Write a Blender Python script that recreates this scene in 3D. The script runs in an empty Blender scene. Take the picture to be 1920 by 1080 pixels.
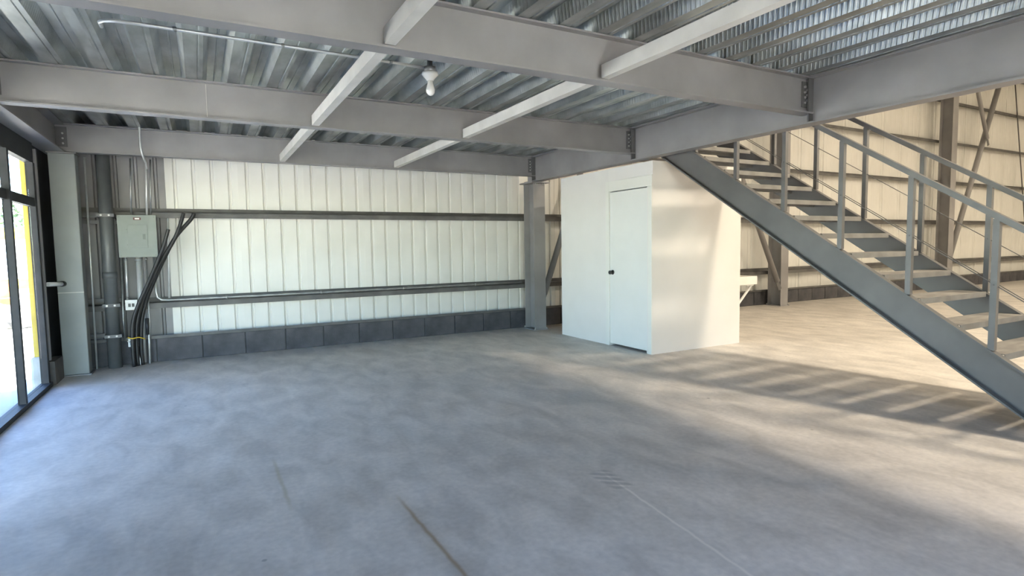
import bpy, math, random
from mathutils import Vector, Matrix
random.seed(7)
scene = bpy.context.scene
col = scene.collection
PI = math.pi

# ------------------------------------------------------------------ camera
def basis(yaw, pitch, roll):
    cy, sy, cp, sp, cr, sr = math.cos(yaw), math.sin(yaw), math.cos(pitch), math.sin(pitch), math.cos(roll), math.sin(roll)
    f = Vector((sy*cp, cy*cp, sp)); r = Vector((cy, -sy, 0)); u = r.cross(f)
    return cr*r + sr*u, -sr*r + cr*u, f
r_, u_, f_ = basis(.499058, -.0729147, -.0159795)
cam_d = bpy.data.cameras.new('camera'); cam = bpy.data.objects.new('camera', cam_d); col.objects.link(cam)
cam.matrix_world = Matrix(((r_.x, u_.x, -f_.x, 0), (r_.y, u_.y, -f_.y, 0), (r_.z, u_.z, -f_.z, 1.5), (0, 0, 0, 1)))
cam_d.sensor_fit = 'HORIZONTAL'; cam_d.sensor_width = 36.0
cam_d.lens = 1067.97/1920*36.0
cam_d.clip_start = .05; cam_d.clip_end = 500
scene.camera = cam

# ------------------------------------------------------------------ sky, sun, daylight portals, exposure
SKY = 1.10; SUN = 40.0; LAMP = 134.0; EXPOSURE = 1.2
world = bpy.data.worlds.new('World'); scene.world = world; world.use_nodes = True
wn = world.node_tree.nodes; wl = world.node_tree.links; wn.clear()
wo = wn.new('ShaderNodeOutputWorld'); bg = wn.new('ShaderNodeBackground'); sky = wn.new('ShaderNodeTexSky')
sky.sky_type = 'NISHITA'; sky.sun_disc = False; sky.sun_elevation = math.radians(58); sky.sun_rotation = math.radians(180)
sky.altitude = 200; sky.air_density = 1.0; sky.dust_density = 0.15; sky.ozone_density = 2.0
hs = wn.new('ShaderNodeHueSaturation'); hs.inputs['Saturation'].default_value = 1.15; hs.inputs['Hue'].default_value = .512; wl.new(sky.outputs[0], hs.inputs['Color']); wl.new(hs.outputs[0], bg.inputs[0]); bg.inputs[1].default_value = SKY; wl.new(bg.outputs[0], wo.inputs[0])
sun_d = bpy.data.lights.new('sun', 'SUN'); sun_d.energy = SUN; sun_d.angle = math.radians(.6); sun_d.color = (1, .95, .88)
sun = bpy.data.objects.new('sun', sun_d); col.objects.link(sun)
sun.rotation_euler = Vector((-.06, .52, -.85)).to_track_quat('-Z', 'Y').to_euler()
def portal(name, loc, direction, sx, sy):
    d = bpy.data.lights.new(name, 'AREA'); d.shape = 'RECTANGLE'; d.size = sx; d.size_y = sy; d.cycles.is_portal = True
    o = bpy.data.objects.new(name, d); col.objects.link(o); o.location = loc
    o.rotation_euler = Vector(direction).to_track_quat('-Z', 'Z').to_euler()
    return o
portal('storefront_daylight', (-1.72, 6.0, 1.3), (1, 0, 0), 4.4, 2.6)
portal('front_glazing_daylight', (.55, -3.22, 1.35), (0, 1, 0), 4.1, 2.6)
vs = scene.view_settings
vs.view_transform = 'Standard'; vs.look = 'None'; vs.exposure = EXPOSURE; vs.gamma = 1.0; vs.use_curve_mapping = False
scene.cycles.max_bounces = 8; scene.cycles.diffuse_bounces = 4; scene.cycles.glossy_bounces = 4
scene.cycles.transparent_max_bounces = 8; scene.cycles.caustics_reflective = False; scene.cycles.caustics_refractive = False
scene.cycles.sample_clamp_indirect = 6.0

# ------------------------------------------------------------------ materials
def nodes_of(m):
    m.use_nodes = True
    return m.node_tree.nodes, m.node_tree.links
def mat(name, c1, c2=None, rough=.5, metal=0., scale=4., detail=4., bump=0., bscale=60., stretch=(1, 1, 1), rvar=0., lo=.35, hi=.65, spec=.5):
    m = bpy.data.materials.new(name); n, l = nodes_of(m)
    b = n['Principled BSDF']; b.inputs['Roughness'].default_value = rough; b.inputs['Metallic'].default_value = metal
    b.inputs['Specular IOR Level'].default_value = spec
    tc = n.new('ShaderNodeTexCoord'); mp = n.new('ShaderNodeMapping'); mp.inputs['Scale'].default_value = stretch
    l.new(tc.outputs['Object'], mp.inputs[0])
    nz = n.new('ShaderNodeTexNoise'); nz.inputs['Scale'].default_value = scale; nz.inputs['Detail'].default_value = detail
    l.new(mp.outputs[0], nz.inputs['Vector'])
    cr = n.new('ShaderNodeValToRGB'); cr.color_ramp.elements[0].position = lo; cr.color_ramp.elements[1].position = hi
    cr.color_ramp.elements[0].color = (*c1, 1); cr.color_ramp.elements[1].color = (*(c2 or c1), 1)
    l.new(nz.outputs['Fac'], cr.inputs[0]); l.new(cr.outputs[0], b.inputs['Base Color'])
    if rvar:
        mr = n.new('ShaderNodeMapRange'); mr.inputs[3].default_value = rough-rvar; mr.inputs[4].default_value = rough+rvar
        l.new(nz.outputs['Fac'], mr.inputs[0]); l.new(mr.outputs[0], b.inputs['Roughness'])
    if bump:
        nb = n.new('ShaderNodeTexNoise'); nb.inputs['Scale'].default_value = bscale; nb.inputs['Detail'].default_value = 3
        l.new(mp.outputs[0], nb.inputs['Vector'])
        bp = n.new('ShaderNodeBump'); bp.inputs['Strength'].default_value = bump; bp.inputs['Distance'].default_value = .01
        l.new(nb.outputs['Fac'], bp.inputs['Height']); l.new(bp.outputs[0], b.inputs['Normal'])
    return m
M = {}
M['steel'] = mat('grey_primed_steel', (.245, .238, .24), (.32, .311, .312), .48, 0, 1.6, 6, .03, 90, (1, 1, 1), .06)
M['steel_dark'] = mat('dark_primed_steel', (.10, .10, .102), (.14, .138, .138), .5, 0, 3, 4)
M['stair'] = mat('blue_grey_stair_paint', (.108, .107, .108), (.142, .14, .141), .45, 0, 2.2, 5, .03, 80)
M['rail'] = mat('grey_rail_paint', (.105, .104, .106), (.135, .134, .136), .4, 0, 4, 3)
M['tread'] = mat('worn_tread_steel', (.22, .212, .20), (.31, .298, .28), .6, 0, 5, 6, .1, 120, (1, 3, 1))
M['column_front'] = mat('grey_green_column_paint', (.24, .26, .255), (.29, .31, .30), .5, 0, 2, 4)
M['bridging'] = mat('pale_bridging_steel', (.56, .545, .51), (.68, .66, .62), .5, 0, 3, 5)
M['panel'] = mat('white_wall_panel', (.72, .71, .67), (.80, .79, .75), .42, 0, 1.2, 3, .02, 30)
M['panel_grey'] = mat('grey_corner_panel', (.20, .195, .20), (.27, .262, .265), .45, .1, 1.5, 3)  # darker grey tone for the corner wall sheets
M['wall_core'] = mat('white_wall_core', (.62, .61, .58), (.68, .67, .64), .7)
M['girt'] = mat('dark_girt_steel', (.085, .083, .082), (.13, .125, .12), .5, 0, 5, 5)
M['curb'] = mat('dark_painted_block', (.045, .045, .052), (.095, .092, .10), .7, 0, 4, 6, .3, 60)
M['mortar'] = mat('curb_joint_mortar', (.11, .11, .115), (.15, .15, .15), .9)
M['drywall'] = mat('white_painted_drywall', (.80, .785, .765), (.83, .815, .795), .55, 0, 2, 3)
M['door'] = mat('white_painted_door', (.79, .80, .785), (.82, .83, .815), .4, 0, 2, 3)
M['trimwhite'] = mat('white_trim_paint', (.82, .82, .78), (.84, .84, .80), .4)
M['blackmetal'] = mat('dark_bronze_metal', (.02, .021, .023), (.03, .031, .033), .35)
M['frame'] = mat('dark_storefront_aluminium', (.016, .018, .020), (.026, .028, .031), .55, 0, 5, spec=.25)
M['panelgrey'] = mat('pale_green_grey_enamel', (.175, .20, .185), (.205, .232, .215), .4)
M['panelline'] = mat('dull_green_grey_hardware', (.12, .14, .13), (.15, .17, .16), .5)  # green-grey of the breaker panel's latch and screws
M['labelred'] = mat('dark_red_label', (.10, .03, .03), (.14, .05, .05), .5)
M['white'] = mat('white_plastic', (.78, .78, .76), (.82, .82, .80), .35)
M['porcelain'] = mat('cream_porcelain', (.84, .83, .78), (.87, .86, .82), .22)
M['emt'] = mat('bright_galvanised_conduit', (.62, .63, .63), (.74, .75, .75), .32, .45, 8, 4)
M['conduit_dark'] = mat('weathered_conduit', (.30, .31, .31), (.42, .43, .43), .38, .7, 8, 4)
M['pvc'] = mat('grey_drain_pipe', (.085, .092, .095), (.12, .128, .13), .4, 0, 3)
M['cable'] = mat('black_rubber_cable', (.012, .012, .013), (.022, .022, .024), .5)
M['yellow'] = mat('yellow_painted_steel', (.50, .34, .02), (.62, .44, .035), .45, 0, 3)
M['concrete_out'] = mat('weathered_pier_concrete', (.38, .38, .35), (.52, .51, .47), .85, 0, 5, 5, .2)
M['ground'] = mat('pale_dusty_ground', (.52, .49, .43), (.66, .62, .54), .95, 0, .6, 8, .3, 8)
M['rock'] = mat('dark_rubble_rock', (.05, .05, .05), (.30, .28, .25), .9, 0, 3, 5, .4, 12)
M['orange'] = mat('orange_plastic', (.75, .16, .02), (.85, .22, .03), .5)
M['bluewall'] = mat('blue_grey_far_wall', (.28, .38, .52), (.36, .46, .60), .7)
M['leaf'] = mat('dusty_green_leaves', (.05, .10, .04), (.13, .19, .08), .8, 0, 3)
M['bark'] = mat('brown_bark', (.08, .06, .04), (.13, .10, .07), .9)
M['bolt'] = mat('bright_bolt_steel', (.40, .39, .38), (.52, .51, .50), .35, .6)
M['slab'] = mat('mezzanine_slab_concrete', (.35, .35, .34), (.42, .42, .40), .9)
M['soil'] = mat('brown_base_block', (.07, .06, .055), (.11, .10, .09), .9, 0, 6)

def glass_mat():
    m = bpy.data.materials.new('clear_storefront_glass'); n, l = nodes_of(m); n.clear()
    o = n.new('ShaderNodeOutputMaterial'); t = n.new('ShaderNodeBsdfTransparent'); g = n.new('ShaderNodeBsdfGlossy'); mx = n.new('ShaderNodeMixShader')
    t.inputs[0].default_value = (.93, .96, .95, 1); g.inputs['Roughness'].default_value = .02
    lw = n.new('ShaderNodeLayerWeight'); lw.inputs[0].default_value = .5
    pw = n.new('ShaderNodeMath'); pw.operation = 'POWER'; pw.inputs[1].default_value = 5; l.new(lw.outputs['Facing'], pw.inputs[0])
    f = n.new('ShaderNodeMath'); f.operation = 'MULTIPLY_ADD'; f.inputs[1].default_value = .45; f.inputs[2].default_value = .03; l.new(pw.outputs[0], f.inputs[0])
    l.new(f.outputs[0], mx.inputs[0]); l.new(t.outputs[0], mx.inputs[1]); l.new(g.outputs[0], mx.inputs[2]); l.new(mx.outputs[0], o.inputs[0])
    return m
M['glass'] = glass_mat()

def deck_mat():
    m = mat('galvanised_deck', (.34, .36, .352), (.54, .565, .552), .40, .9, 7, 5, 0, 1, (1, .35, 1), .07)
    n, l = m.node_tree.nodes, m.node_tree.links; b = n['Principled BSDF']
    tc = n.new('ShaderNodeTexCoord'); sx = n.new('ShaderNodeSeparateXYZ'); l.new(tc.outputs['Object'], sx.inputs[0])
    a = n.new('ShaderNodeMath'); a.operation = 'MULTIPLY'; a.inputs[1].default_value = .35; l.new(sx.outputs[2], a.inputs[0])
    s = n.new('ShaderNodeMath'); s.operation = 'ADD'; l.new(sx.outputs[1], s.inputs[0]); l.new(a.outputs[0], s.inputs[1])
    k = n.new('ShaderNodeMath'); k.operation = 'MULTIPLY'; k.inputs[1].default_value = 2*PI/.042; l.new(s.outputs[0], k.inputs[0])
    si = n.new('ShaderNodeMath'); si.operation = 'SINE'; l.new(k.outputs[0], si.inputs[0])
    mr = n.new('ShaderNodeMapRange'); mr.interpolation_type = 'SMOOTHSTEP'; mr.inputs[1].default_value = -.2; mr.inputs[2].default_value = .7; l.new(si.outputs[0], mr.inputs[0])
    ge = n.new('ShaderNodeNewGeometry'); sn = n.new('ShaderNodeSeparateXYZ'); l.new(ge.outputs['True Normal'], sn.inputs[0])
    ab = n.new('ShaderNodeMath'); ab.operation = 'ABSOLUTE'; l.new(sn.outputs[0], ab.inputs[0])
    gt = n.new('ShaderNodeMath'); gt.operation = 'GREATER_THAN'; gt.inputs[1].default_value = .4; l.new(ab.outputs[0], gt.inputs[0])
    mu = n.new('ShaderNodeMath'); mu.operation = 'MULTIPLY'; l.new(mr.outputs[0], mu.inputs[0]); l.new(gt.outputs[0], mu.inputs[1])
    bp = n.new('ShaderNodeBump'); bp.inputs['Strength'].default_value = .7; bp.inputs['Distance'].default_value = .006
    l.new(mu.outputs[0], bp.inputs['Height']); l.new(bp.outputs[0], b.inputs['Normal'])
    return m
M['deck'] = deck_mat()

def floor_mat():
    m = bpy.data.materials.new('stained_concrete_floor'); n, l = nodes_of(m); b = n['Principled BSDF']
    tc = n.new('ShaderNodeTexCoord'); P = tc.outputs['Object']
    def noise(sc, det, dist=0., stretch=None):
        nz = n.new('ShaderNodeTexNoise'); nz.inputs['Scale'].default_value = sc; nz.inputs['Detail'].default_value = det; nz.inputs['Distortion'].default_value = dist
        src = P
        if stretch:
            mp = n.new('ShaderNodeMapping'); mp.inputs['Scale'].default_value = stretch; mp.inputs['Rotation'].default_value = (0, 0, .5); l.new(P, mp.inputs[0]); src = mp.outputs[0]
        l.new(src, nz.inputs['Vector']); return nz.outputs['Fac']
    def ramp(f, p0, c0, p1, c1):
        r = n.new('ShaderNodeValToRGB'); e = r.color_ramp.elements; e[0].position = p0; e[0].color = (*c0, 1); e[1].position = p1; e[1].color = (*c1, 1); l.new(f, r.inputs[0]); return r.outputs[0]
    def mix(f, a, c, mode='MIX'):
        x = n.new('ShaderNodeMix'); x.data_type = 'RGBA'; x.blend_type = mode
        if isinstance(f, float): x.inputs[0].default_value = f
        else: l.new(f, x.inputs[0])
        for i, v in ((6, a), (7, c)):
            if isinstance(v, tuple): x.inputs[i].default_value = (*v, 1)
            else: l.new(v, x.inputs[i])
        return x.outputs[2]
    def mth(op, a, c=None):
        x = n.new('ShaderNodeMath'); x.operation = op
        for i, v in ((0, a), (1, c)):
            if v is None: continue
            if isinstance(v, (int, float)): x.inputs[i].default_value = v
            else: l.new(v, x.inputs[i])
        return x.outputs[0]
    def sstep(v, a, c, o0=0., o1=1.):
        x = n.new('ShaderNodeMapRange'); x.interpolation_type = 'SMOOTHSTEP'
        x.inputs[1].default_value = a; x.inputs[2].default_value = c; x.inputs[3].default_value = o0; x.inputs[4].default_value = o1; l.new(v, x.inputs[0]); return x.outputs[0]
    sx = n.new('ShaderNodeSeparateXYZ'); l.new(P, sx.inputs[0]); X, Y = sx.outputs[0], sx.outputs[1]
    big = ramp(noise(.45, 3, .2), .3, (.66, .615, .565), .72, (.79, .74, .685))
    med = ramp(noise(4.2, 8, .5, (1, .5, 1)), .34, (.80, .80, .80), .66, (1.08, 1.08, 1.08))
    c = mix(1., big, med, 'MULTIPLY')
    fine = ramp(noise(26, 5), .3, (.90, .90, .90), .7, (1.05, 1.05, 1.05)); c = mix(1., c, fine, 'MULTIPLY')
    wob = mth('MULTIPLY', mth('SUBTRACT', noise(9, 4), .5), .022)
    def line(x0, slope, y0, y1, w, fade):
        d = mth('ABSOLUTE', mth('ADD', mth('SUBTRACT', mth('SUBTRACT', X, x0), mth('MULTIPLY', mth('SUBTRACT', Y, y0), slope)), wob))
        a = sstep(d, 0, w, 1., 0.)
        return mth('MULTIPLY', mth('MULTIPLY', a, sstep(Y, y0-fade, y0+fade)), sstep(Y, y1-fade, y1+fade, 1., 0.))
    c = mix(mth('MULTIPLY', line(1.0, -.02, 2.0, 3.2, .022, .2), .8), c, (.36, .24, .12))
    c = mix(mth('MULTIPLY', line(1.0, -.03, 1.8, 3.4, .12, .3), .22), c, (.30, .25, .19))
    c = mix(mth('MULTIPLY', line(.39, 0, 3.5, 4.3, .022, .12), .5), c, (.46, .40, .26))
    c = mix(mth('MULTIPLY', line(2.08, .12, 1.4, 2.9, .016, .2), .75), c, (.92, .86, .78))
    c = mix(mth('MULTIPLY', line(2.08, .12, 1.4, 3.1, .09, .3), .12), c, (.60, .57, .52))
    # dull tyre-print patch of short bars
    px = sstep(mth('ABSOLUTE', mth('SUBTRACT', X, 2.235)), .05, .09, 1., 0.); py = sstep(mth('ABSOLUTE', mth('SUBTRACT', Y, 2.83)), .12, .18, 1., 0.)
    bars = sstep(mth('SINE', mth('MULTIPLY', mth('ADD', Y, mth('MULTIPLY', X, .8)), 75.)), -.5, 0.)
    c = mix(mth('MULTIPLY', mth('MULTIPLY', mth('MULTIPLY', px, py), bars), .42), c, (.24, .235, .23))
    # scattered pale and dark flecks
    for sc, col_, th, amt in ((1.1, (.72, .70, .66), .035, .8), (.9, (.10, .10, .10), .028, .8), (2.3, (.16, .155, .15), .04, .45)):
        v = n.new('ShaderNodeTexVoronoi'); v.inputs['Scale'].default_value = sc; v.inputs['Randomness'].default_value = 1.0
        mp = n.new('ShaderNodeMapping'); mp.inputs['Location'].default_value = (sc*3.7, sc*1.3, 0); mp.inputs['Rotation'].default_value = (0, 0, sc); l.new(P, mp.inputs[0]); l.new(mp.outputs[0], v.inputs['Vector'])
        c = mix(mth('MULTIPLY', sstep(v.outputs['Distance'], th*.5, th, 1., 0.), amt), c, col_)
    l.new(c, b.inputs['Base Color'])
    rg = n.new('ShaderNodeMapRange'); rg.inputs[3].default_value = .46; rg.inputs[4].default_value = .70; l.new(noise(2.0, 5), rg.inputs[0]); l.new(rg.outputs[0], b.inputs['Roughness'])
    bp = n.new('ShaderNodeBump'); bp.inputs['Strength'].default_value = .06; bp.inputs['Distance'].default_value = .01; l.new(noise(14, 5), bp.inputs['Height']); l.new(bp.outputs[0], b.inputs['Normal'])
    return m
M['floor'] = floor_mat()
def emit_mat(name, c, s):
    m = bpy.data.materials.new(name); n, l = nodes_of(m); b = n['Principled BSDF']
    b.inputs['Base Color'].default_value = (*c, 1); b.inputs['Emission Color'].default_value = (*c, 1); b.inputs['Emission Strength'].default_value = s
    return m
M['lens'] = emit_mat('lit_lamp_lens', (1, .86, .62), 6.0)

# ------------------------------------------------------------------ mesh helpers
class MB:
    def __init__(s): s.v = []; s.f = []; s.sm = []
    def box(s, x0, y0, z0, x1, y1, z1):
        k = len(s.v); s.v += [(x0, y0, z0), (x1, y0, z0), (x1, y1, z0), (x0, y1, z0), (x0, y0, z1), (x1, y0, z1), (x1, y1, z1), (x0, y1, z1)]
        for q in ((3, 2, 1, 0), (4, 5, 6, 7), (0, 1, 5, 4), (1, 2, 6, 5), (2, 3, 7, 6), (3, 0, 4, 7)): s.f.append(tuple(k+i for i in q)); s.sm.append(False)
        return s
    def prism(s, poly, axis, a, b):
        """poly: 2-D points; axis 'x': (y,z), 'y': (x,z), 'z': (x,y); extruded from a to b"""
        def P(p, t): return (t, p[0], p[1]) if axis == 'x' else (p[0], t, p[1]) if axis == 'y' else (p[0], p[1], t)
        k = len(s.v); n = len(poly); s.v += [P(p, a) for p in poly] + [P(p, b) for p in poly]
        s.f.append(tuple(k+i for i in reversed(range(n)))); s.f.append(tuple(k+n+i for i in range(n))); s.sm += [False, False]
        for i in range(n): j = (i+1) % n; s.f.append((k+i, k+j, k+n+j, k+n+i)); s.sm.append(False)
        return s
    def tube(s, pts, r, seg=10, cap=True):
        pts = [Vector(p) for p in pts]; rs = r if isinstance(r, (list, tuple)) else [r]*len(pts)
        k = len(s.v); n = len(pts); up = None
        for i, p in enumerate(pts):
            t = (pts[min(i+1, n-1)] - pts[max(i-1, 0)]).normalized()
            if up is None:
                up = Vector((0, 0, 1)) if abs(t.z) < .9 else Vector((1, 0, 0))
            a = t.cross(up).normalized(); up = a.cross(t).normalized()
            for j in range(seg):
                an = 2*PI*j/seg; q = p + (a*math.cos(an) + up*math.sin(an))*rs[i]; s.v.append(tuple(q))
        for i in range(n-1):
            for j in range(seg):
                j2 = (j+1) % seg; s.f.append((k+i*seg+j, k+i*seg+j2, k+(i+1)*seg+j2, k+(i+1)*seg+j)); s.sm.append(True)
        if cap:
            s.f.append(tuple(k+j for j in reversed(range(seg)))); s.f.append(tuple(k+(n-1)*seg+j for j in range(seg))); s.sm += [False, False]
        return s
    def bar(s, a, b, w, h):
        """rectangular bar between two points, w sideways, h in the vertical plane"""
        a, b = Vector(a), Vector(b); t = (b-a).normalized(); up = Vector((0, 0, 1)) if abs(t.z) < .95 else Vector((0, 1, 0))
        sd = t.cross(up).normalized(); up = sd.cross(t).normalized(); k = len(s.v)
        for p in (a, b):
            for i, j in ((-1, -1), (1, -1), (1, 1), (-1, 1)): s.v.append(tuple(p + sd*w/2*i + up*h/2*j))
        for q in ((0, 1, 2, 3), (7, 6, 5, 4), (0, 4, 5, 1), (1, 5, 6, 2), (2, 6, 7, 3), (3, 7, 4, 0)): s.f.append(tuple(k+i for i in q)); s.sm.append(False)
        return s
    def mesh(s, name):
        me = bpy.data.meshes.new(name); me.from_pydata(s.v, [], s.f); me.polygons.foreach_set('use_smooth', s.sm); me.update(); 
        import bmesh
        bm = bmesh.new(); bm.from_mesh(me); bmesh.ops.recalc_face_normals(bm, faces=bm.faces); bm.to_mesh(me); bm.free()
        return me
    def build(s, name, m, parent=None, bevel=0.):
        # meshes are given in world coordinates; the origin is moved to the piece's base centre
        if parent is None or True:
            xs, ys, zs = zip(*s.v); c = Vector(((min(xs)+max(xs))/2, (min(ys)+max(ys))/2, min(zs)))
        s.v = [tuple(Vector(v)-c) for v in s.v]
        o = bpy.data.objects.new(name, s.mesh(name)); o.data.materials.append(M[m] if isinstance(m, str) else m); col.objects.link(o)
        put(o, c, parent)
        if bevel:
            b = o.modifiers.new('bevel', 'BEVEL'); b.width = bevel; b.segments = 2; b.limit_method = 'ANGLE'
        return o
def wpos(o):
    p = Vector(o.location)
    while o.parent is not None: o = o.parent; p += Vector(o.location)
    return p
def put(o, world_loc, parent):
    if parent is not None: o.parent = parent; o.location = Vector(world_loc) - wpos(parent)
    else: o.location = world_loc
def share(name, src, world_loc, parent=None):
    o = src.copy(); o.name = name; col.objects.link(o); o.parent = None
    for k in list(o.keys()): del o[k]
    put(o, world_loc, parent); return o
def empty(name, loc): o = bpy.data.objects.new(name, None); o.empty_display_size = .1; col.objects.link(o); o.location = loc; return o
def tag(o, label, cat, group=None):
    o['label'] = label; o['category'] = cat
    if group: o['group'] = group
    return o
def struct(o, label=None, cat=None):
    o['kind'] = 'structure'
    if label: o['label'] = label
    if cat: o['category'] = cat
    return o
def ibeam_poly(w, h, tf, tw, cx=0, z0=0):
    a, b = w/2, tw/2
    return [(cx-a, z0), (cx+a, z0), (cx+a, z0+tf), (cx+b, z0+tf), (cx+b, z0+h-tf), (cx+a, z0+h-tf), (cx+a, z0+h), (cx-a, z0+h), (cx-a, z0+h-tf), (cx-b, z0+h-tf), (cx-b, z0+tf), (cx-a, z0+tf)]
def smooth_path(pts, n=6):
    P = [Vector(p) for p in pts]; P = [P[0]*2-P[1]] + P + [P[-1]*2-P[-2]]; out = []
    for i in range(1, len(P)-2):
        for k in range(n):
            t = k/n; a, b, c, d = P[i-1], P[i], P[i+1], P[i+2]
            out.append(.5*((2*b) + (c-a)*t + (2*a-5*b+4*c-d)*t*t + (3*b-a-3*c+d)*t**3))
    out.append(P[-2]); return out

# ------------------------------------------------------------------ room shell
XL, XR, YF, YB, ZR = -1.6, 32.0, -3.0, 9.3, 7.4
fl = struct(MB().box(XL-.1, YF, -.2, XR, YB+.3, 0).build('floor', 'floor'), 'bare grey concrete slab floor with brown stained saw cut', 'floor')
fl.data.transform(Matrix.Translation(fl.location)); fl.location = (0, 0, 0)
wb = struct(MB().box(XL-.2, YB+.05, 0, XR, YB+.3, ZR).build('wall_back', 'wall_core'), 'long white ribbed metal back wall', 'wall')
# ribbed sheets, four ribs each; grey sheets in the corner, shallow-ribbed sheets in the high bay
pitch = .2286
def sheet_poly(x0, n, depth):
    o = []
    for i in range(n):
        x = x0 + i*pitch
        o += [(x, 0), (x+.095, 0), (x+.108, depth), (x+.132, depth), (x+.145, 0)]
    o.append((x0+n*pitch, 0))
    return [(x, YB+y) for x, y in o] + [(x, YB+y+.006) for x, y in reversed(o)]
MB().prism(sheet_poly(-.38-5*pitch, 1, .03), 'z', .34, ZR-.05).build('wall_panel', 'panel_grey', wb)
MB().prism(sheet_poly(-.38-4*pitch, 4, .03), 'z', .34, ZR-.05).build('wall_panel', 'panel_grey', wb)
deep = shallow = None
for i in range(35):
    x0 = -.38 + i*4*pitch
    if x0 + 4*pitch > XR: break
    if x0 < 5.2:
        if deep is None: deep = MB().prism(sheet_poly(x0, 4, .03), 'z', .34, ZR-.05).build('wall_panel', 'panel', wb); d0 = wpos(deep); xd = x0
        else: share('wall_panel', deep, d0 + Vector((x0-xd, 0, 0)), wb)
    else:
        if shallow is None:
            shallow = MB().prism([(x0+.004, YB), (x0+.10, YB), (x0+.112, YB+.022), (x0+.125, YB+.022), (x0+.137, YB)] + [(x0+.137+.03*k, YB+(.006 if k % 8 in (3, 4) else 0)) for k in range(1, 26)] + [(x0+4*pitch-.004, YB), (x0+4*pitch-.004, YB+.03), (x0+.004, YB+.03)], 'z', .34, ZR-.05).build('wall_panel', 'panel', wb); s0 = wpos(shallow); xs_ = x0
        else: share('wall_panel', shallow, s0 + Vector((x0-xs_, 0, 0)), wb)
# block curb along the wall base
curb = struct(MB().box(XL, 9.125, 0, XR, YB+.04, .325).build('baseboard_back', 'mortar'), 'dark painted block curb along the foot of the ribbed wall', 'curb')
bl = None
for i in range(60):
    x0 = -1.68 + .55*i
    if x0 + .55 > XR: break
    if bl is None: bl = MB().box(x0+.006, 9.10, .006, x0+.544, 9.2, .32).build('block', 'curb', curb, .006); bl0 = wpos(bl)
    else: share('block', bl, bl0 + Vector((.55*i, random.uniform(-.003, .003), 0)), curb)
t = MB().box(XL, 9.07, .325, XR, 9.30, .335); t.box(XL, 9.07, .335, XR, 9.078, .365)
struct(t.build('trim_1', 'girt'), 'thin dark base angle on top of the block curb', 'trim')
struct(MB().box(XR, YF, 0, XR+.2, YB+.3, ZR).build('wall_right', 'wall_core'), 'white end wall of the high bay', 'wall')
wf = MB().box(XL-.2, YF-.2, 2.66, XR+.2, YF, ZR); wf.box(2.45, YF-.2, 0, XR+.2, YF, 2.66); wf.box(XL-.2, YF-.2, 0, -1.45, YF, 2.66)
struct(wf.build('wall_front', 'wall_core'), 'white front wall behind the viewpoint', 'wall')
struct(MB().box(XL-.2, YF-.2, ZR, XR+.2, YB+.3, ZR+.2).build('roof', 'wall_core'), 'white roof over the high bay', 'roof')
wlft = MB().box(XL-.12, YF, 2.72, XL-.02, YB+.3, ZR); wlft.box(-1.635, 8.12, 0, -1.612, YB+.3, 2.72); wlft.box(XL-.12, YF, 0, XL-.02, 3.82, 2.72)
struct(wlft.build('wall_left', 'frame'), 'dark wall around the glazed storefront', 'wall')
# mezzanine floor: slab on corrugated steel deck sheets
ceil = struct(MB().box(XL-.02, YF, 3.19, 5.42, YB+.05, 3.32).build('ceiling', 'slab'), 'galvanised corrugated steel deck under the mezzanine floor', 'ceiling')
P0 = .34; ZD = 3.085; hD = .098; first = None
def deck_profile(x):
    o = []
    for i in range(3):
        b = x + i*P0
        o += [(b, 0), (b+.022, 0), (b+.027, .008), (b+.035, .008), (b+.04, 0), (b+.068, 0), (b+.108, hD), (b+.165, hD), (b+.17, hD-.007), (b+.178, hD-.007), (b+.183, hD), (b+.232, hD), (b+.272, 0)]
    o.append((x+3*P0, 0)); return o
for i in range(7):
    x0 = 2.07 - 11*P0 + i*3*P0
    if first is None:
        p = deck_profile(x0); m = MB(); m.prism([(a, ZD+b) for a, b in p] + [(a, ZD+b+.003) for a, b in reversed(p)], 'y', YF+.02, 9.22)
        first = m.build('deck_sheet', 'deck', ceil); f0 = wpos(first)
    else: share('deck_sheet', first, f0 + Vector((i*3*P0, 0, 0)), ceil)

# storefront glazing on the left
st = struct(MB().box(-1.64, 3.82, -.02, -1.54, 8.12, .05).build('window_1', 'frame'), 'dark framed glazed storefront on the left wall', 'window')
MB().box(-1.64, 3.82, 2.50, -1.57, 8.12, 2.72).build('head_frame', 'frame', st)
MB().box(-1.63, 3.82, 2.02, -1.575, 8.12, 2.115).build('transom_bar', 'frame', st)
ys = [7.06 - 1.06*k for k in range(4)]
for y in ys: MB().box(-1.612, y-.03, .05, -1.55, y+.03, 2.5).build('mullion', 'frame', st)
MB().box(-1.63, 8.04, .05, -1.56, 8.12, 2.5).build('jamb', 'frame', st)
edges = [8.02] + ys
for k in range(len(edges)-1):
    y1, y0 = edges[k]-.03, edges[k+1]+.03
    MB().box(-1.608, y0, .05, -1.600, y1, 2.02).build('pane', 'glass', st)
    MB().box(-1.608, y0, 2.115, -1.600, y1, 2.5).build('pane', 'glass', st)

w2 = struct(MB().box(-1.45, YF-.12, -.02, 2.45, YF-.04, .06).build('window_2', 'frame'), 'dark framed front glazing behind the viewpoint', 'window')
MB().box(-1.45, YF-.12, 2.58, 2.45, YF-.04, 2.66).build('head_frame', 'frame', w2)
for i in range(5):
    x = -1.42 + i*.96; MB().box(x-.03, YF-.12, .06, x+.03, YF-.04, 2.58).build('mullion', 'frame', w2)
    if i < 4: MB().box(x+.03, YF-.085, .06, x+.93, YF-.077, 2.58).build('pane', 'glass', w2)

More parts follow.
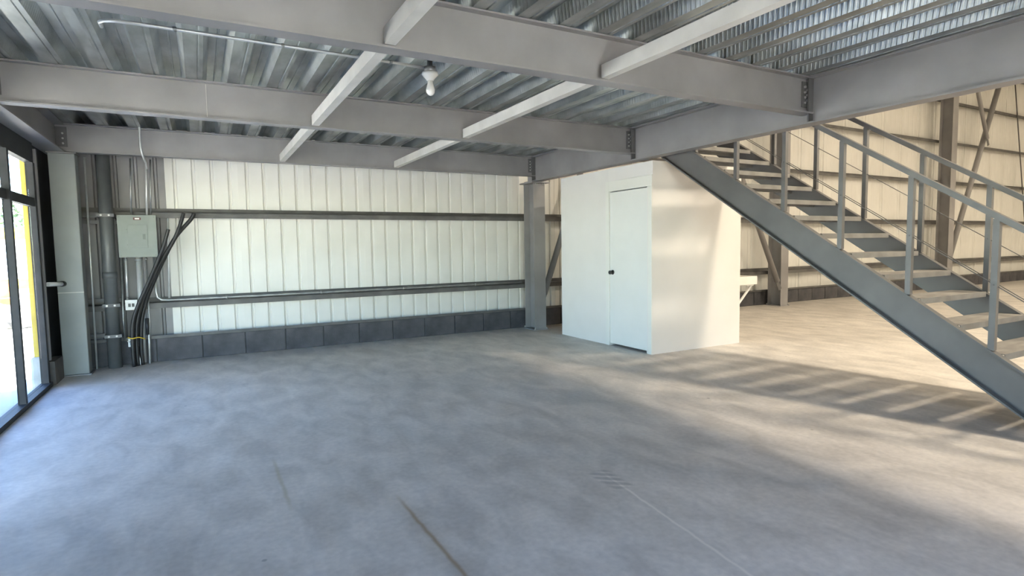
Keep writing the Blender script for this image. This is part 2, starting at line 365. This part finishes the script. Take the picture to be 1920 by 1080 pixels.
# ------------------------------------------------------------------ steel frame
def bolts(parent, pts, axis, r=.013):
    for p in pts:
        p = Vector(p); d = {'x': Vector((.012, 0, 0)), 'y': Vector((0, .012, 0))}[axis]
        MB().tube([p-d, p+d], r, 6).build('bolt', 'bolt', parent)
def hcolumn(x, y0, y1, z1, w, label, zbase=0., m='steel', tfl=.014):
    o = empty('steel_column', (x, (y0+y1)/2, 0))
    MB().prism([(x-w/2, y0), (x+w/2, y0), (x+w/2, y0+tfl), (x+.006, y0+tfl), (x+.006, y1-tfl), (x+w/2, y1-tfl), (x+w/2, y1), (x-w/2, y1), (x-w/2, y1-tfl), (x-.006, y1-tfl), (x-.006, y0+tfl), (x-w/2, y0+tfl)], 'z', .015, z1).build('shaft', m, o)
    MB().box(x-w/2-.03, y0-.03, 0, x+w/2+.03, y1+.03, .015).build('base_plate', m, o)
    for sx in (-1, 1):
        for yy in (y0-.015, y1+.015): MB().tube([(x+sx*(w/2+.005), yy, .015), (x+sx*(w/2+.005), yy, .045)], .011, 6).build('anchor_bolt', 'bolt', o)
    return tag(o, label, 'column')
c1 = hcolumn(5.30, 8.67, 9.01, 2.62, .235, 'grey steel column at the end of the mezzanine, left of the white closet')
for z in (2.60,): MB().box(5.12, 8.60, 2.605, 5.48, 9.05, 2.625).build('cap_plate', 'steel', c1)
bolts(c1, [(5.16+.07*i, 8.595, 2.615) for i in range(0)], 'y')
for sx in (-.085, -.05, .05, .085): MB().tube([(5.30+sx*1.0, 8.64, 2.58), (5.30+sx, 8.64, 2.60)], .012, 6).build('cap_bolt', 'bolt', c1)
hcolumn(12.0, 8.65, 9.0, 7.38, .26, 'tall grey steel column on back wall seen behind the stair treads')
hcolumn(19.62, 8.66, 9.0, 7.38, .30, 'tall grey steel column farthest right, beside the diagonal braces')
# corner column by the storefront: closed box section
cc = empty('corner_column', (-1.41, 8.76, 0))
MB().box(-1.535, 8.65, .012, -1.275, 8.87, 2.70).build('shaft', 'column_front', cc, .008)
MB().box(-1.56, 8.62, 0, -1.25, 8.9, .012).build('base_plate', 'steel', cc)
MB().box(-1.55, 8.64, 2.70, -1.26, 8.88, 2.715).build('cap_plate', 'steel', cc)
MB().box(-1.535, 8.646, 1.02, -1.275, 8.65, 1.028).build('weld_line', 'bridging', cc)
tag(cc, 'grey green box column in the corner beside the storefront glass', 'column')

# main girder and left girder
g = empty('girder', (5.30, 1.25, 2.64))
MB().prism(ibeam_poly(.165, .445, .016, .011, 5.30, 2.64), 'y', YF+.05, 9.05).build('beam', 'steel', g)
for y in (3.59, 6.17, 8.82, .97):
    MB().box(5.222, y-.05, 2.657, 5.292, y-.036, 3.068).build('stiffener', 'steel_dark', g)
tag(g, 'long grey steel girder along the open mezzanine edge above the stair', 'beam')
g2 = empty('girder', (-1.49, 1.2, 2.72))
MB().prism(ibeam_poly(.225, .36, .016, .011, -1.488, 2.72), 'y', YF+.05, 9.05).build('beam', 'steel', g2)
tag(g2, 'dark steel girder over the storefront glass at left', 'beam')
# joists
def joist(y, label, z0=2.737):
    o = empty('floor_joist', (2, y, z0))
    MB().prism([(y + (a), b) for a, b in ibeam_poly(.125, 3.082-z0, .013, .009, 0, z0)], 'x', -1.475, 5.285).build('beam', 'steel', o)
    MB().box(5.17, y-.018, 2.80, 5.285, y-.006, 3.04).build('clip_plate', 'steel_dark', o)
    bolts(o, [(5.20, y-.022, z) for z in (2.84, 2.89, 2.94, 2.99)] + [(5.235, y-.022, z) for z in (2.865, 2.915, 2.965)], 'y', .012)
    MB().box(-1.475, y-.018, 2.80, -1.36, y-.006, 3.04).build('clip_plate', 'steel_dark', o)
    bolts(o, [(-1.40, y-.022, z) for z in (2.84, 2.90, 2.96)], 'y', .012)
    return tag(o, label, 'joist')
joist(.97, 'overhead grey floor joist nearest to the viewpoint, above the frame')
joist(3.59, 'nearest grey floor joist sloping across the top of the picture')
jm = joist(6.17, 'middle grey floor joist of the mezzanine, behind the bare bulb')
MB().box(.120, 6.160, 2.752, .124, 6.165, 3.06).build('chalk_line', 'bridging', jm)
jb = joist(8.82, 'rear grey floor joist directly above the ribbed back wall')
# diagonal flat marks: bridging angles between the joists
def bridging(x, y0, y1, label):
    m = MB(); m.box(x-.032, y0, 2.758, x-.026, y1, 2.850); m.box(x-.032, y0, 2.752, x+.038, y1, 2.758)
    tag(m.build('bridging_angle', 'bridging'), label, 'brace', 'bridging angles between the joists')
spans = [(1.04, 3.52, 'between the overhead joist and the nearest joist'), (3.66, 6.10, 'between the nearest and middle joists'), (6.24, 8.75, 'between the middle and rear joists')]
for x, side in ((1.085, 'left'), (2.745, 'right')):
    for y0, y1, w in spans: bridging(x, y0, y1, 'pale steel angle %s, %s row' % (w, side))

# girts on the back wall (Z sections)
gl = ['lowest dark girt on the ribbed wall, knee height, behind the conduit', 'second dark girt from the floor, running behind the electrical panel top', 'third dark girt from the floor, seen through the stair railing', 'fourth dark girt from the floor, near the top of the stair railing', 'fifth and highest visible girt, right of the tall column']
for i, z in enumerate((.775, 2.0, 3.225, 4.44, 5.66, 6.85)):
    m = MB(); x0 = -1.55 if i < 2 else 5.55
    m.box(x0, 9.095, z-.04, XR-.02, 9.103, z+.038); m.box(x0, 9.095, z+.032, XR-.02, 9.298, z+.039); m.box(x0, 9.29, z+.032, XR-.02, 9.298, z+.10)
    tag(m.build('wall_girt', 'girt'), gl[i] if i < 5 else 'topmost girt under the roof, above the frame', 'girt', 'horizontal girts on the back wall')
# wind braces
def brace(a, b, r, label):
    o = empty('brace_pipe', a)
    MB().tube([a, b], r, 14).build('pipe', 'steel', o)
    d = (Vector(b)-Vector(a)).normalized(); s = Vector(a)
    MB().bar(s-d*.22, s+d*.06, .012, .11).build('end_plate', 'steel_dark', o)
    return tag(o, label, 'brace', 'diagonal wind braces')
brace((5.50, 8.86, .62), (8.0, 8.86, 7.36), .055, 'grey diagonal brace rising from the mezzanine column behind the white closet')
brace((11.62, 8.56, .60), (8.2, 8.56, 6.95), .06, 'grey diagonal brace pipe leaning left from the column behind the stair')
brace((19.87, 8.88, .55), (23.2, 8.88, 7.27), .075, 'long grey diagonal brace rising right of the far tall column')
brace((21.78, 8.74, 4.62), (20.4, 8.74, 7.25), .055, 'short grey brace meeting the long diagonal brace at mid height')
MB_ = MB().tube([(25.66, 9.06, 1.8), (24.2, 9.06, 7.3)], .018, 8).build('thin_tube', 'girt')  # thin dark tube leaning across the far right wall panels
tag(MB_, 'thin leaning dark tube on the ribbed wall at far right', 'rod')

# ------------------------------------------------------------------ stair
RISE, RUN, Y6 = .1975, .305, 2.945
def zn(y): return 6*RISE + (y-Y6)*RISE/RUN
stair = empty('steel_stair', (6.1, 3.5, 0))
TOPO, BOTO = -.018, -.372
def stringer(web0, web1, fl0, fl1):
    m = MB(); ytop = 5.97; yb = 1.33
    zt = lambda y: zn(y)+TOPO
    zb = lambda y: max(0.004, zn(y)+BOTO)
    yz = Y6 + (-BOTO-6*RISE)*RUN/RISE
    poly = [(yb, .004), (yz, .004), (ytop, zb(ytop)), (ytop, zt(ytop)), (yb, zt(yb))]
    m.prism(poly, 'x', web0, web1)
    tz = .016
    m.prism([(yb, zt(yb)-tz), (ytop, zt(ytop)-tz), (ytop, zt(ytop)), (yb, zt(yb))], 'x', fl0, fl1)
    m.prism([(yz, .004), (ytop, zb(ytop)), (ytop, zb(ytop)+tz), (yz-.0, .004+tz)], 'x', fl0, fl1)
    return m.build('stringer', 'stair', stair)
stringer(5.492, 5.502, 5.435, 5.492)
stringer(6.700, 6.710, 6.710, 6.767)
tr = None
for n in range(1, 16):
    y = Y6 + (n-6)*RUN; z = n*RISE
    if tr is None:
        m = MB(); m.box(5.505, y, z-.006, 6.697, y+.285, z); m.box(5.505, y, z-.05, 6.697, y+.005, z-.006); m.box(5.505, y+.28, z-.05, 6.697, y+.285, z-.006)
        tr = m.build('tread', 'tread', stair); tr0 = wpos(tr)
    else: share('tread', tr, tr0 + Vector((0, (n-1)*RUN, (n-1)*RISE)), stair)
MB().box(5.40, 5.975, 2.98, 6.77, 7.1, 3.16).build('landing', 'stair', stair)
HR = 1.055
for X, ylist in ((5.463, [1.48+.62*k for k in range(8)]), (6.738, [1.465+.597*k for k in range(8)])):
    for y in ylist:
        MB().box(X-.022, y-.022, zn(y)+TOPO+.001, X+.022, y+.022, zn(y)+TOPO+HR-.02).build('rail_post', 'rail', stair)
    y0, y1 = 1.36, 5.95
    MB().bar((X, y0, zn(y0)+TOPO+HR), (X, y1, zn(y1)+TOPO+HR), .05, .045).build('handrail', 'rail', stair)
    hs = (.50,) if X < 6 else (.50, .12)
    for h in hs:
        MB().tube([(X, ylist[0], zn(ylist[0])+h), (X, ylist[-1], zn(ylist[-1])+h)], .004, 6).build('cable_wire', 'steel_dark', stair)
    for y in ylist:
        for h in hs: MB().tube([(X-.034, y, zn(y)+h), (X+.034, y, zn(y)+h)], .006, 6).build('cable_stud', 'steel_dark', stair)
tag(stair, 'open riser grey steel stair descending from the mezzanine at right', 'stair')

# ------------------------------------------------------------------ white closet
bx = empty('utility_closet', (6.19, 6.92, 0))
X0, X1, Ya, Yb_, ZT = 5.33, 7.05, 5.82, 8.02, 2.59
MB().box(X0, Ya, 0, X1, Ya+.11, ZT).build('front_wall', 'drywall', bx)
MB().box(X1-.11, Ya+.11, 0, X1, Yb_, ZT).build('side_wall', 'drywall', bx)
MB().box(X0, Yb_-.11, 0, X1-.11, Yb_, ZT).build('rear_wall', 'drywall', bx)
dz, dy0, dy1 = 2.265, 5.90, 6.735
MB().box(X0, dy1+.02, 0, X0+.11, Yb_-.11, ZT).build('door_wall', 'drywall', bx)
MB().box(X0, Ya+.11, dz+.02, X0+.11, dy1+.02, ZT).build('header_wall', 'drywall', bx)
MB().box(X0, Ya, ZT, X1, Yb_, ZT+.02).build('roof_panel', 'drywall', bx)
MB().box(X0-.016, dy1, 0, X0+.10, dy1+.075, dz+.16).build('casing', 'trimwhite', bx, .004)
MB().box(X0-.016, Ya+.002, dz+.012, X0+.10, dy1, dz+.16).build('casing', 'trimwhite', bx, .004)
MB().box(X0-.016, Ya+.002, 0, X0+.10, dy0-.008, dz+.012).build('casing', 'trimwhite', bx, .004)
d = MB().box(X0+.004, dy0, .035, X0+.048, dy1-.006, dz).build('door', 'door', bx, .003)
k = MB(); k.tube([(X0+.004, 6.665, 1.095), (X0-.006, 6.665, 1.095)], .034, 16); k.tube([(X0-.006, 6.665, 1.095), (X0-.03, 6.665, 1.095), (X0-.04, 6.665, 1.095), (X0-.06, 6.665, 1.095), (X0-.068, 6.665, 1.095)], [.012, .012, .028, .028, .014], 16)
k.build('knob', 'blackmetal', d)
tag(bx, 'white boxed-in closet with a plain white door under the mezzanine edge', 'closet')
# wall-hung white sink on its right side
sk = empty('wall_sink', (7.28, 6.2, .84))
m = MB(); m.prism([(7.06, .86), (7.44, .84), (7.50, .90), (7.50, .985), (7.47, .985), (7.455, .90), (7.10, .90), (7.09, .985), (7.06, .985)], 'y', 5.89, 6.46)
m.box(7.07, 5.87, .86, 7.50, 5.895, .985); m.box(7.07, 6.455, .86, 7.50, 6.48, .985)
m.build('basin', 'porcelain', sk, .004)
for y in (5.93, 6.42): MB().bar((7.46, y, .86), (7.055, y, .48), .02, .03).build('bracket', 'white', sk)
tag(sk, 'white wall-hung basin on slanted brackets right of the closet', 'sink')

# ------------------------------------------------------------------ electrical corner
ep = empty('electrical_panel', (-.71, 9.03, 1.44))
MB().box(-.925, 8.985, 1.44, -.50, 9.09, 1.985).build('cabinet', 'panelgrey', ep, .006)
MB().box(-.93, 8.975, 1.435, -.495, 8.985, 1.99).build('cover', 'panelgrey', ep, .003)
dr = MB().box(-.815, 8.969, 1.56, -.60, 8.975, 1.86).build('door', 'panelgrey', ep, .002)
MB().box(-.655, 8.960, 1.67, -.625, 8.969, 1.74).build('latch', 'panelline', dr)
MB().box(-.75, 8.972, 1.925, -.665, 8.975, 1.958).build('warning_label', 'labelred', ep)
MB().box(-.733, 8.970, 1.934, -.682, 8.972, 1.950).build('label_text_strip', 'white', ep)
for x, z in ((-.905, 1.46), (-.52, 1.46), (-.905, 1.965), (-.52, 1.965), (-.83, 1.80), (-.83, 1.6)): MB().tube([(x, 8.975, z), (x, 8.971, z)], .006, 8).build('screw', 'panelline', ep)
tag(ep, 'pale green grey electrical breaker panel on the corner girt', 'electrical panel')
def jbox(x0, x1, z0, z1, y0, label, face):
    o = empty('junction_box', ((x0+x1)/2, y0+.03, z0))
    MB().box(x0, y0, z0, x1, y0+.07, z1).build('box', 'white', o, .004)
    if face == 'outlet':
        for dx in (-.02, .02): MB().box((x0+x1)/2+dx-.014, y0-.006, (z0+z1)/2-.025, (x0+x1)/2+dx+.014, y0, (z0+z1)/2+.02).build('socket', 'blackmetal', o)
    else:
        MB().box(x0+.02, y0-.004, z0+.03, x1-.05, y0, z1-.03).build('cover_sticker', 'bluewall', o)
        MB().box(x1-.035, y0-.005, z0+.035, x1-.012, y0, z0+.07).build('socket', 'blackmetal', o)
    return tag(o, label, 'junction box')
jbox(-.90, -.765, .74, .875, 9.0, 'white outlet box with dark sockets below the breaker panel', 'outlet')
jbox(-.895, -.775, .25, .36, 9.0, 'white junction box low beside the thick black cables', 'plain')
def conduit(name, pts, r, m, label, straps=(), group='conduits in the electrical corner', cat='conduit', n=5, smooth=False):
    o = empty(name, pts[0])
    MB().tube(smooth_path(pts, n) if smooth else pts, r, 10).build('tube', m, o)
    for p, ax in straps:
        p = Vector(p); dv = {'x': Vector((.012, 0, 0)), 'z': Vector((0, 0, .012))}[ax]
        MB().tube([p-dv, p+dv], r*1.35, 10).build('strap', 'conduit_dark', o)
    return tag(o, label, cat, group)
YC = 9.05
conduit('conduit', [(-.865, YC, 1.437), (-.875, YC, .877)], .013, 'emt', 'thin bright conduit from breaker panel down to the outlet box', [((-.866, YC, 1.41), 'z'), ((-.873, YC, .90), 'z')])
conduit('conduit', [(-.725, YC, 1.437), (-.735, YC, .016)], .034, 'emt', 'fat bright conduit below the middle of the breaker panel', [((-.726, YC, 1.40), 'z'), ((-.731, YC, .66), 'z')])
conduit('conduit', [(-.64, YC, 1.437), (-.645, YC, .60), (-.66, YC, .0)], .012, 'conduit_dark', 'dull thin conduit running to the floor behind the cables', [((-.64, YC, 1.41), 'z')])
conduit('conduit', [(-.913, YC-.01, 1.435), (-.935, YC-.01, .60), (-.93, YC-.01, .33)], .011, 'conduit_dark', 'dull thin conduit under the left edge of the breaker panel')
conduit('conduit', [(-.545, YC, 1.437), (-.548, YC, .97), (-.535, YC, .89), (-.49, YC, .852), (-.40, YC-.01, .845)] + [(x, YC-.01, .845) for x in (1.4, 3.2, 5.13)], .017, 'conduit_dark', 'long horizontal conduit elbowing from the panel along the ribbed wall', [((x, YC-.01, .845), 'x') for x in (.3, 1.6, 2.9, 4.2)])
conduit('conduit', [(-.775, YC, 1.99), (-.745, YC, 2.73)], .012, 'conduit_dark', 'thin conduit rising from the top left of the breaker panel')
conduit('conduit', [(-.60, YC, 1.99), (-.57, YC, 2.73)], .014, 'emt', 'bright conduit rising from the top right of the breaker panel')
conduit('conduit', [(-.555, YC, 1.99), (-.525, YC, 2.73)], .010, 'conduit_dark', 'thinnest conduit rising at the right edge of the breaker panel')
conduit('conduit', [(-.36, 9.06, 1.955), (-.40, 9.06, .87)], .013, 'emt', 'bright upright conduit right of the black cables')
conduit('flexible_conduit', [(-.60, 8.70, 3.10), (-.602, 8.70, 2.95), (-.595, 8.70, 2.80), (-.575, 8.74, 2.70), (-.565, 8.9, 2.66), (-.565, 9.0, 2.60)], .012, 'emt', 'pale flexible conduit hanging in front of the rear joist', (), None, 'conduit', 5, True)
MB_ = MB().tube([(-.672, 9.0, .40), (-.668, 9.0, .62)], .022, 10).build('pipe_sleeve', 'cable'); tag(MB_, 'short black sleeve clamped beside the thick cables', 'sleeve')
MB_ = MB().tube([(-.655, 9.03, .58), (-.668, 9.03, 0)], .010, 8).build('ground_rod', 'emt'); tag(MB_, 'slim bright ground rod reaching the floor by the cables', 'rod')
def cable(pts, r, y, label):
    P = [(x, y + (.0 if z > .3 else -.0), max(z, .004)) for x, z in pts]
    tag(MB().tube(smooth_path(P, 6), r, 10).build('power_cable', 'cable'), label, 'cable', 'thick black power cables')
cable([(-.05, 2.02), (-.08, 1.95), (-.28, 1.70), (-.42, 1.43), (-.58, 1.07), (-.67, .83), (-.73, .57), (-.75, .26), (-.745, .0)], .026, 8.975, 'thick black cable reaching highest and farthest right under the girt')
cable([(-.17, 2.02), (-.19, 1.95), (-.24, 1.80), (-.32, 1.62), (-.46, 1.38), (-.61, 1.06), (-.71, .82), (-.775, .57), (-.795, .27), (-.79, .0)], .024, 8.92, 'middle thick black cable curving up to the girt')
cable([(-.355, 1.80), (-.37, 1.75), (-.43, 1.56), (-.53, 1.31), (-.65, 1.03), (-.755, .79), (-.82, .57), (-.835, .27), (-.83, .0)], .022, 8.87, 'shorter black cable with a cut end beside the panel')
conduit('ground_wire', [(-.90, 8.99, .33), (-.86, 8.97, .30), (-.80, 8.95, .22), (-.77, 8.92, .10), (-.765, 8.92, .004)], .006, 'emt', 'thin pale wire looping from the low junction box to the floor', (), None, 'wire', 5, True)
MB_ = MB().tube(smooth_path([(-.88, 8.838, .40), (-.83, 8.836, .38), (-.76, 8.838, .39), (-.69, 8.86, .36)], 4), .008, 6).build('cable_tie', 'yellow'); tag(MB_, 'small yellow tie wrapped round the black cables', 'tie')
dp = empty('drain_pipe', (-1.04, 8.975, 0))
MB().tube([(-1.045, 8.975, 0), (-1.035, 8.975, 3.08)], .078, 20).build('pipe', 'pvc', dp)
for z in (1.98, .82, .42):
    MB().box(-1.135, 8.888, z-.02, -.945, 9.06, z+.02).build('clamp', 'steel_dark', dp)
    for x in (-1.085, -1.0): MB().tube([(x, 8.888, z), (x, 8.878, z)], .012, 6).build('bolt', 'bolt', dp)
MB().tube([(-1.041, 8.975, 1.17), (-1.041, 8.975, 1.25)], .085, 20).build('coupling', 'pvc', dp)
tag(dp, 'fat dark grey drain pipe standing in the corner', 'pipe')
for z, lb in ((1.90, 'upper'), (.88, 'middle'), (.42, 'low')):
    tag(MB().box(-1.30, 9.062, z-.025, -.93, 9.092, z+.025).build('strut_channel', 'steel_dark'), '%s dark strut channel holding the drain pipe' % lb, 'strut', 'strut channels behind the drain pipe')
tag(MB().tube([(-1.245, 8.98, 0), (-1.225, 8.98, 2.71)], .012, 8).build('riser_conduit', 'emt'), 'bright upright conduit in the gap beside the corner column', 'conduit')
# column-side stub and left jamb details
s_ = empty('pipe_stub', (-1.53, 8.5, 1.12)); MB().tube([(-1.575, 8.40, 1.145), (-1.475, 8.63, 1.135)], .026, 12).build('tube', 'white', s_); MB().tube([(-1.483, 8.61, 1.136), (-1.468, 8.645, 1.135)], .034, 12).build('cap', 'blackmetal', s_)
tag(s_, 'short white pipe stub between storefront jamb and corner column', 'pipe')
tag(MB().box(-1.60, 8.28, .25, -1.575, 8.33, 2.68).build('jamb_strip', 'steel'), 'narrow grey upright strip on the dark jamb left of the column', 'strip')
tag(MB().box(-1.61, 8.16, 0, -1.52, 8.60, .27).build('base_block', 'soil'), 'brown block at the foot of the storefront jamb', 'block')

# ------------------------------------------------------------------ ceiling bulb and its conduit
lf = empty('ceiling_light', (1.79, 4.68, 2.80))
LX, LY = 1.79, 4.68
MB().tube([(LX, LY, 3.085), (LX, LY, 3.03), (LX, LY, 3.03), (LX, LY, 2.985)], [.025, .025, .052, .052], 8).build('outlet_box', 'conduit_dark', lf)
MB().tube([(LX, LY, 2.985), (LX, LY, 2.965), (LX, LY, 2.955), (LX, LY, 2.925), (LX, LY, 2.915)], [.068, .07, .06, .034, .028], 20).build('lamp_holder', 'porcelain', lf)
MB().tube([(LX, LY, 2.92), (LX, LY, 2.895), (LX, LY, 2.87), (LX, LY, 2.84), (LX, LY, 2.815), (LX, LY, 2.80), (LX, LY, 2.793)], [.022, .024, .031, .038, .034, .022, .008], 18).build('bulb', 'porcelain', lf)
tag(lf, 'bare white bulb in a porcelain holder under the steel deck', 'light')
conduit('conduit', [(1.735, LY, 3.02), (1.2, LY, 3.028), (.3, LY, 3.035), (-.30, LY, 3.04), (-.42, LY+.01, 3.04), (-.49, LY+.05, 3.045), (-.52, LY+.12, 3.055), (-.525, LY+.26, 3.07)], .0125, 'emt', 'bright conduit under the deck leading to the bare bulb', [((1.45, LY, 3.024), 'x'), ((.62, LY, 3.033), 'x'), ((-.08, LY, 3.038), 'x')], None)

# ------------------------------------------------------------------ high bay lamps (real fixtures hung from the roof)
def high_bay(x, y, label, k=1.):
    o = empty('high_bay_lamp', (x, y, 6.55))
    MB().tube([(x, y, ZR), (x, y, 7.0)], .015, 8).build('hanger', 'steel', o)
    MB().tube([(x, y, 7.0), (x, y, 6.98), (x, y, 6.82), (x, y, 6.80)], [.06, .11, .11, .08], 16).build('driver_housing', 'steel_dark', o)
    MB().tube([(x, y, 6.80), (x, y, 6.76), (x, y, 6.62), (x, y, 6.56)], [.10, .18, .36, .40], 24, False).build('reflector', 'white', o)
    MB().tube([(x, y, 6.60), (x, y, 6.59)], .37, 24).build('lens', 'lens', o)
    ld = bpy.data.lights.new('high_bay_light', 'AREA'); ld.shape = 'DISK'; ld.size = .72; ld.energy = LAMP*k; ld.color = (1, .86, .66)
    lo = bpy.data.objects.new('light_source', ld); col.objects.link(lo); lo.parent = o; lo.location = (0, 0, 0)
    return tag(o, label, 'lamp', 'high bay lamps')
for x, y, k_, nx in ((8.0, 2.0, 1.2, 'over the stair'), (8.2, -2.2, .25, 'by the front wall near the stair'), (15.0, -1.6, 1.9, 'in the middle bay'), (22.0, -1.6, 1.5, 'in the third bay'), (28.5, -1.6, 1.1, 'near the end wall')):
    high_bay(x, y, 'round high bay lamp %s' % nx, k_)

# ------------------------------------------------------------------ outside the storefront
gr = struct(MB().box(-80, -60, -.6, XL-.12, 90, -.36).build('ground', 'ground'), 'bright dusty ground outside the storefront', 'ground')
struct(MB().box(XL-.12, -60, -.6, 60, YF-.22, -.36).build('ground', 'ground'), 'dusty ground outside the front glazing', 'ground')
struct(MB().box(-80, YB+.32, -.61, 60, 90, -.37).build('ground', 'ground'), 'bright dusty ground beyond the back of the building', 'ground')
yp = MB().box(-1.945, 9.34, .17, -1.85, 9.46, 5.4).build('yellow_post', 'yellow', None, .006); tag(yp, 'yellow painted steel post outside the storefront glass', 'post')
tag(MB().box(-1.985, 9.31, -.36, -1.82, 9.50, .17).build('concrete_pier', 'concrete_out', None, .03), 'grey concrete pier under the yellow post', 'pier')
aw = empty('light_blocker', (-3.9, 4.6, 2.8))  # added out of view to cut sky light and ground bounce at the storefront
MB().box(-6.2, 1.2, 2.90, -1.73, 8.0, 2.96).build('blocker_panel', 'steel_dark', aw)
for y in (1.25, 3.5, 5.7, 7.95): MB().box(-6.18, y-.03, 2.80, -1.73, y+.03, 2.90).build('bracket', 'yellow', aw)
tag(aw, 'added unseen flat dark awning on yellow brackets outside above the storefront', 'light_blocker')
def rock(x, y, r, lab):
    import bmesh
    bm = bmesh.new(); bmesh.ops.create_icosphere(bm, subdivisions=2, radius=r)
    for v in bm.verts: v.co *= random.uniform(.75, 1.15); v.co.z *= .7
    me = bpy.data.meshes.new('rock'); bm.to_mesh(me); bm.free(); me.materials.append(M['rock'])
    o = bpy.data.objects.new('rubble_rock', me); col.objects.link(o); o.location = (x, y, -.36 + r*.45)
    tag(o, lab, 'rock', 'rubble rocks outside')
rocks = [(-4.15, 18.6, .40, 'largest dark rock, nearest in the rubble outside the glass'), (-4.95, 19.0, .30, 'dark rock left of the nearest big rock outside'), (-4.45, 19.7, .26, 'small rock right behind the nearest big rock'),
         (-5.3, 20.1, .45, 'broad dark rock in the middle of the rubble outside'), (-4.3, 20.9, .36, 'dark rock at the right end of the rubble beside the post'), (-5.1, 21.6, .34, 'pale topped rock behind the broad rock outside'),
         (-6.0, 21.3, .30, 'dark rock at the left end of the rubble outside'), (-4.7, 22.5, .42, 'dark rock at the back of the rubble near the post'), (-5.7, 23.0, .38, 'dark rock at the back of the rubble by the drum')]
for r__ in rocks: rock(*r__)
bar_ = empty('barrier', (-6.5, 27, -.36))
for x in (-10, -8, -6, -4): MB().box(x-.06, 26.94, -.36, x+.06, 27.06, .55).build('post', 'white', bar_)
MB().box(-10.5, 26.92, .25, -3.2, 26.98, .6).build('rail', 'yellow', bar_)
tag(bar_, 'low yellow barrier rail beyond the rubble outside', 'barrier')
tl = empty('site_trailer', (-9.5, 40, -.36))
MB().box(-14.5, 39, .2, -6.2, 42, 2.3).build('body', 'white', tl); MB().box(-14.6, 38.95, 2.3, -6.1, 42.05, 2.9).build('roof', 'yellow', tl)
for x in (-13, -11, -9, -7.4): MB().box(x-.45, 38.97, 1.0, x+.45, 39.0, 1.8).build('window', 'bluewall', tl)
for x in (-13.5, -7.2): MB().tube([(x, 38.9, .05), (x, 39.2, .05)], .4, 16).build('wheel', 'cable', tl)
tag(tl, 'white site trailer with a yellow roof band far outside', 'trailer')
bd = empty('distant_building', (-20, 75, -.36))
MB().box(-34, 75, -.36, -12, 85, 5.5).build('wall', 'bluewall', bd); MB().box(-34.3, 74.7, 5.5, -11.7, 85.3, 6.0).build('roof', 'white', bd)
for x in range(-32, -12, 3): MB().box(x-.8, 74.95, 1.5, x+.8, 75.0, 3.6).build('window', 'cable', bd)
tag(bd, 'blue grey building on the horizon outside', 'building')
oc = empty('orange_drum', (-5.6, 24.2, -.36)); MB().tube([(-5.7, 24.2, -.36), (-5.7, 24.2, .6)], [.3, .22], 14).build('body', 'orange', oc)
for z in (0, .3): MB().tube([(-5.7, 24.2, z), (-5.7, 24.2, z+.1)], .29-.09*(z+.3), 14).build('band', 'white', oc)
tag(oc, 'orange and white drum standing by the rubble outside', 'drum')
def tree(x, y, h, lab):
    o = empty('tree', (x, y, -.36)); MB().tube([(x, y, -.36), (x+.1, y, h*.45), (x, y, h*.7)], [.18, .13, .06], 8).build('trunk', 'bark', o)
    m = MB()
    for i in range(260):
        a = random.uniform(0, 2*PI); rr = random.random()**.5*h*.27; z = random.uniform(h*.38, h); rr *= math.sin(min(1, max(.1, (h*1.02-z)/(h*.5)))*PI/2)
        c = Vector((x+rr*math.cos(a), y+rr*math.sin(a), z)); q = Vector((random.uniform(-1, 1), random.uniform(-1, 1), random.uniform(-1, 1))).normalized()*.16; w = q.cross(Vector((.3, .5, .8))).normalized()*.12
        k = len(m.v); m.v += [tuple(c-q), tuple(c+w), tuple(c+q), tuple(c-w)]; m.f.append((k, k+1, k+2, k+3)); m.sm.append(False)
    f = m.build('foliage', 'leaf', o); f['kind'] = 'stuff'
    tag(o, lab, 'tree')
tree(-11.6, 52, 5.2, 'dusty green tree left of the yellow post outside')
tree(-14.5, 56, 6.0, 'taller dusty green tree farther left outside')
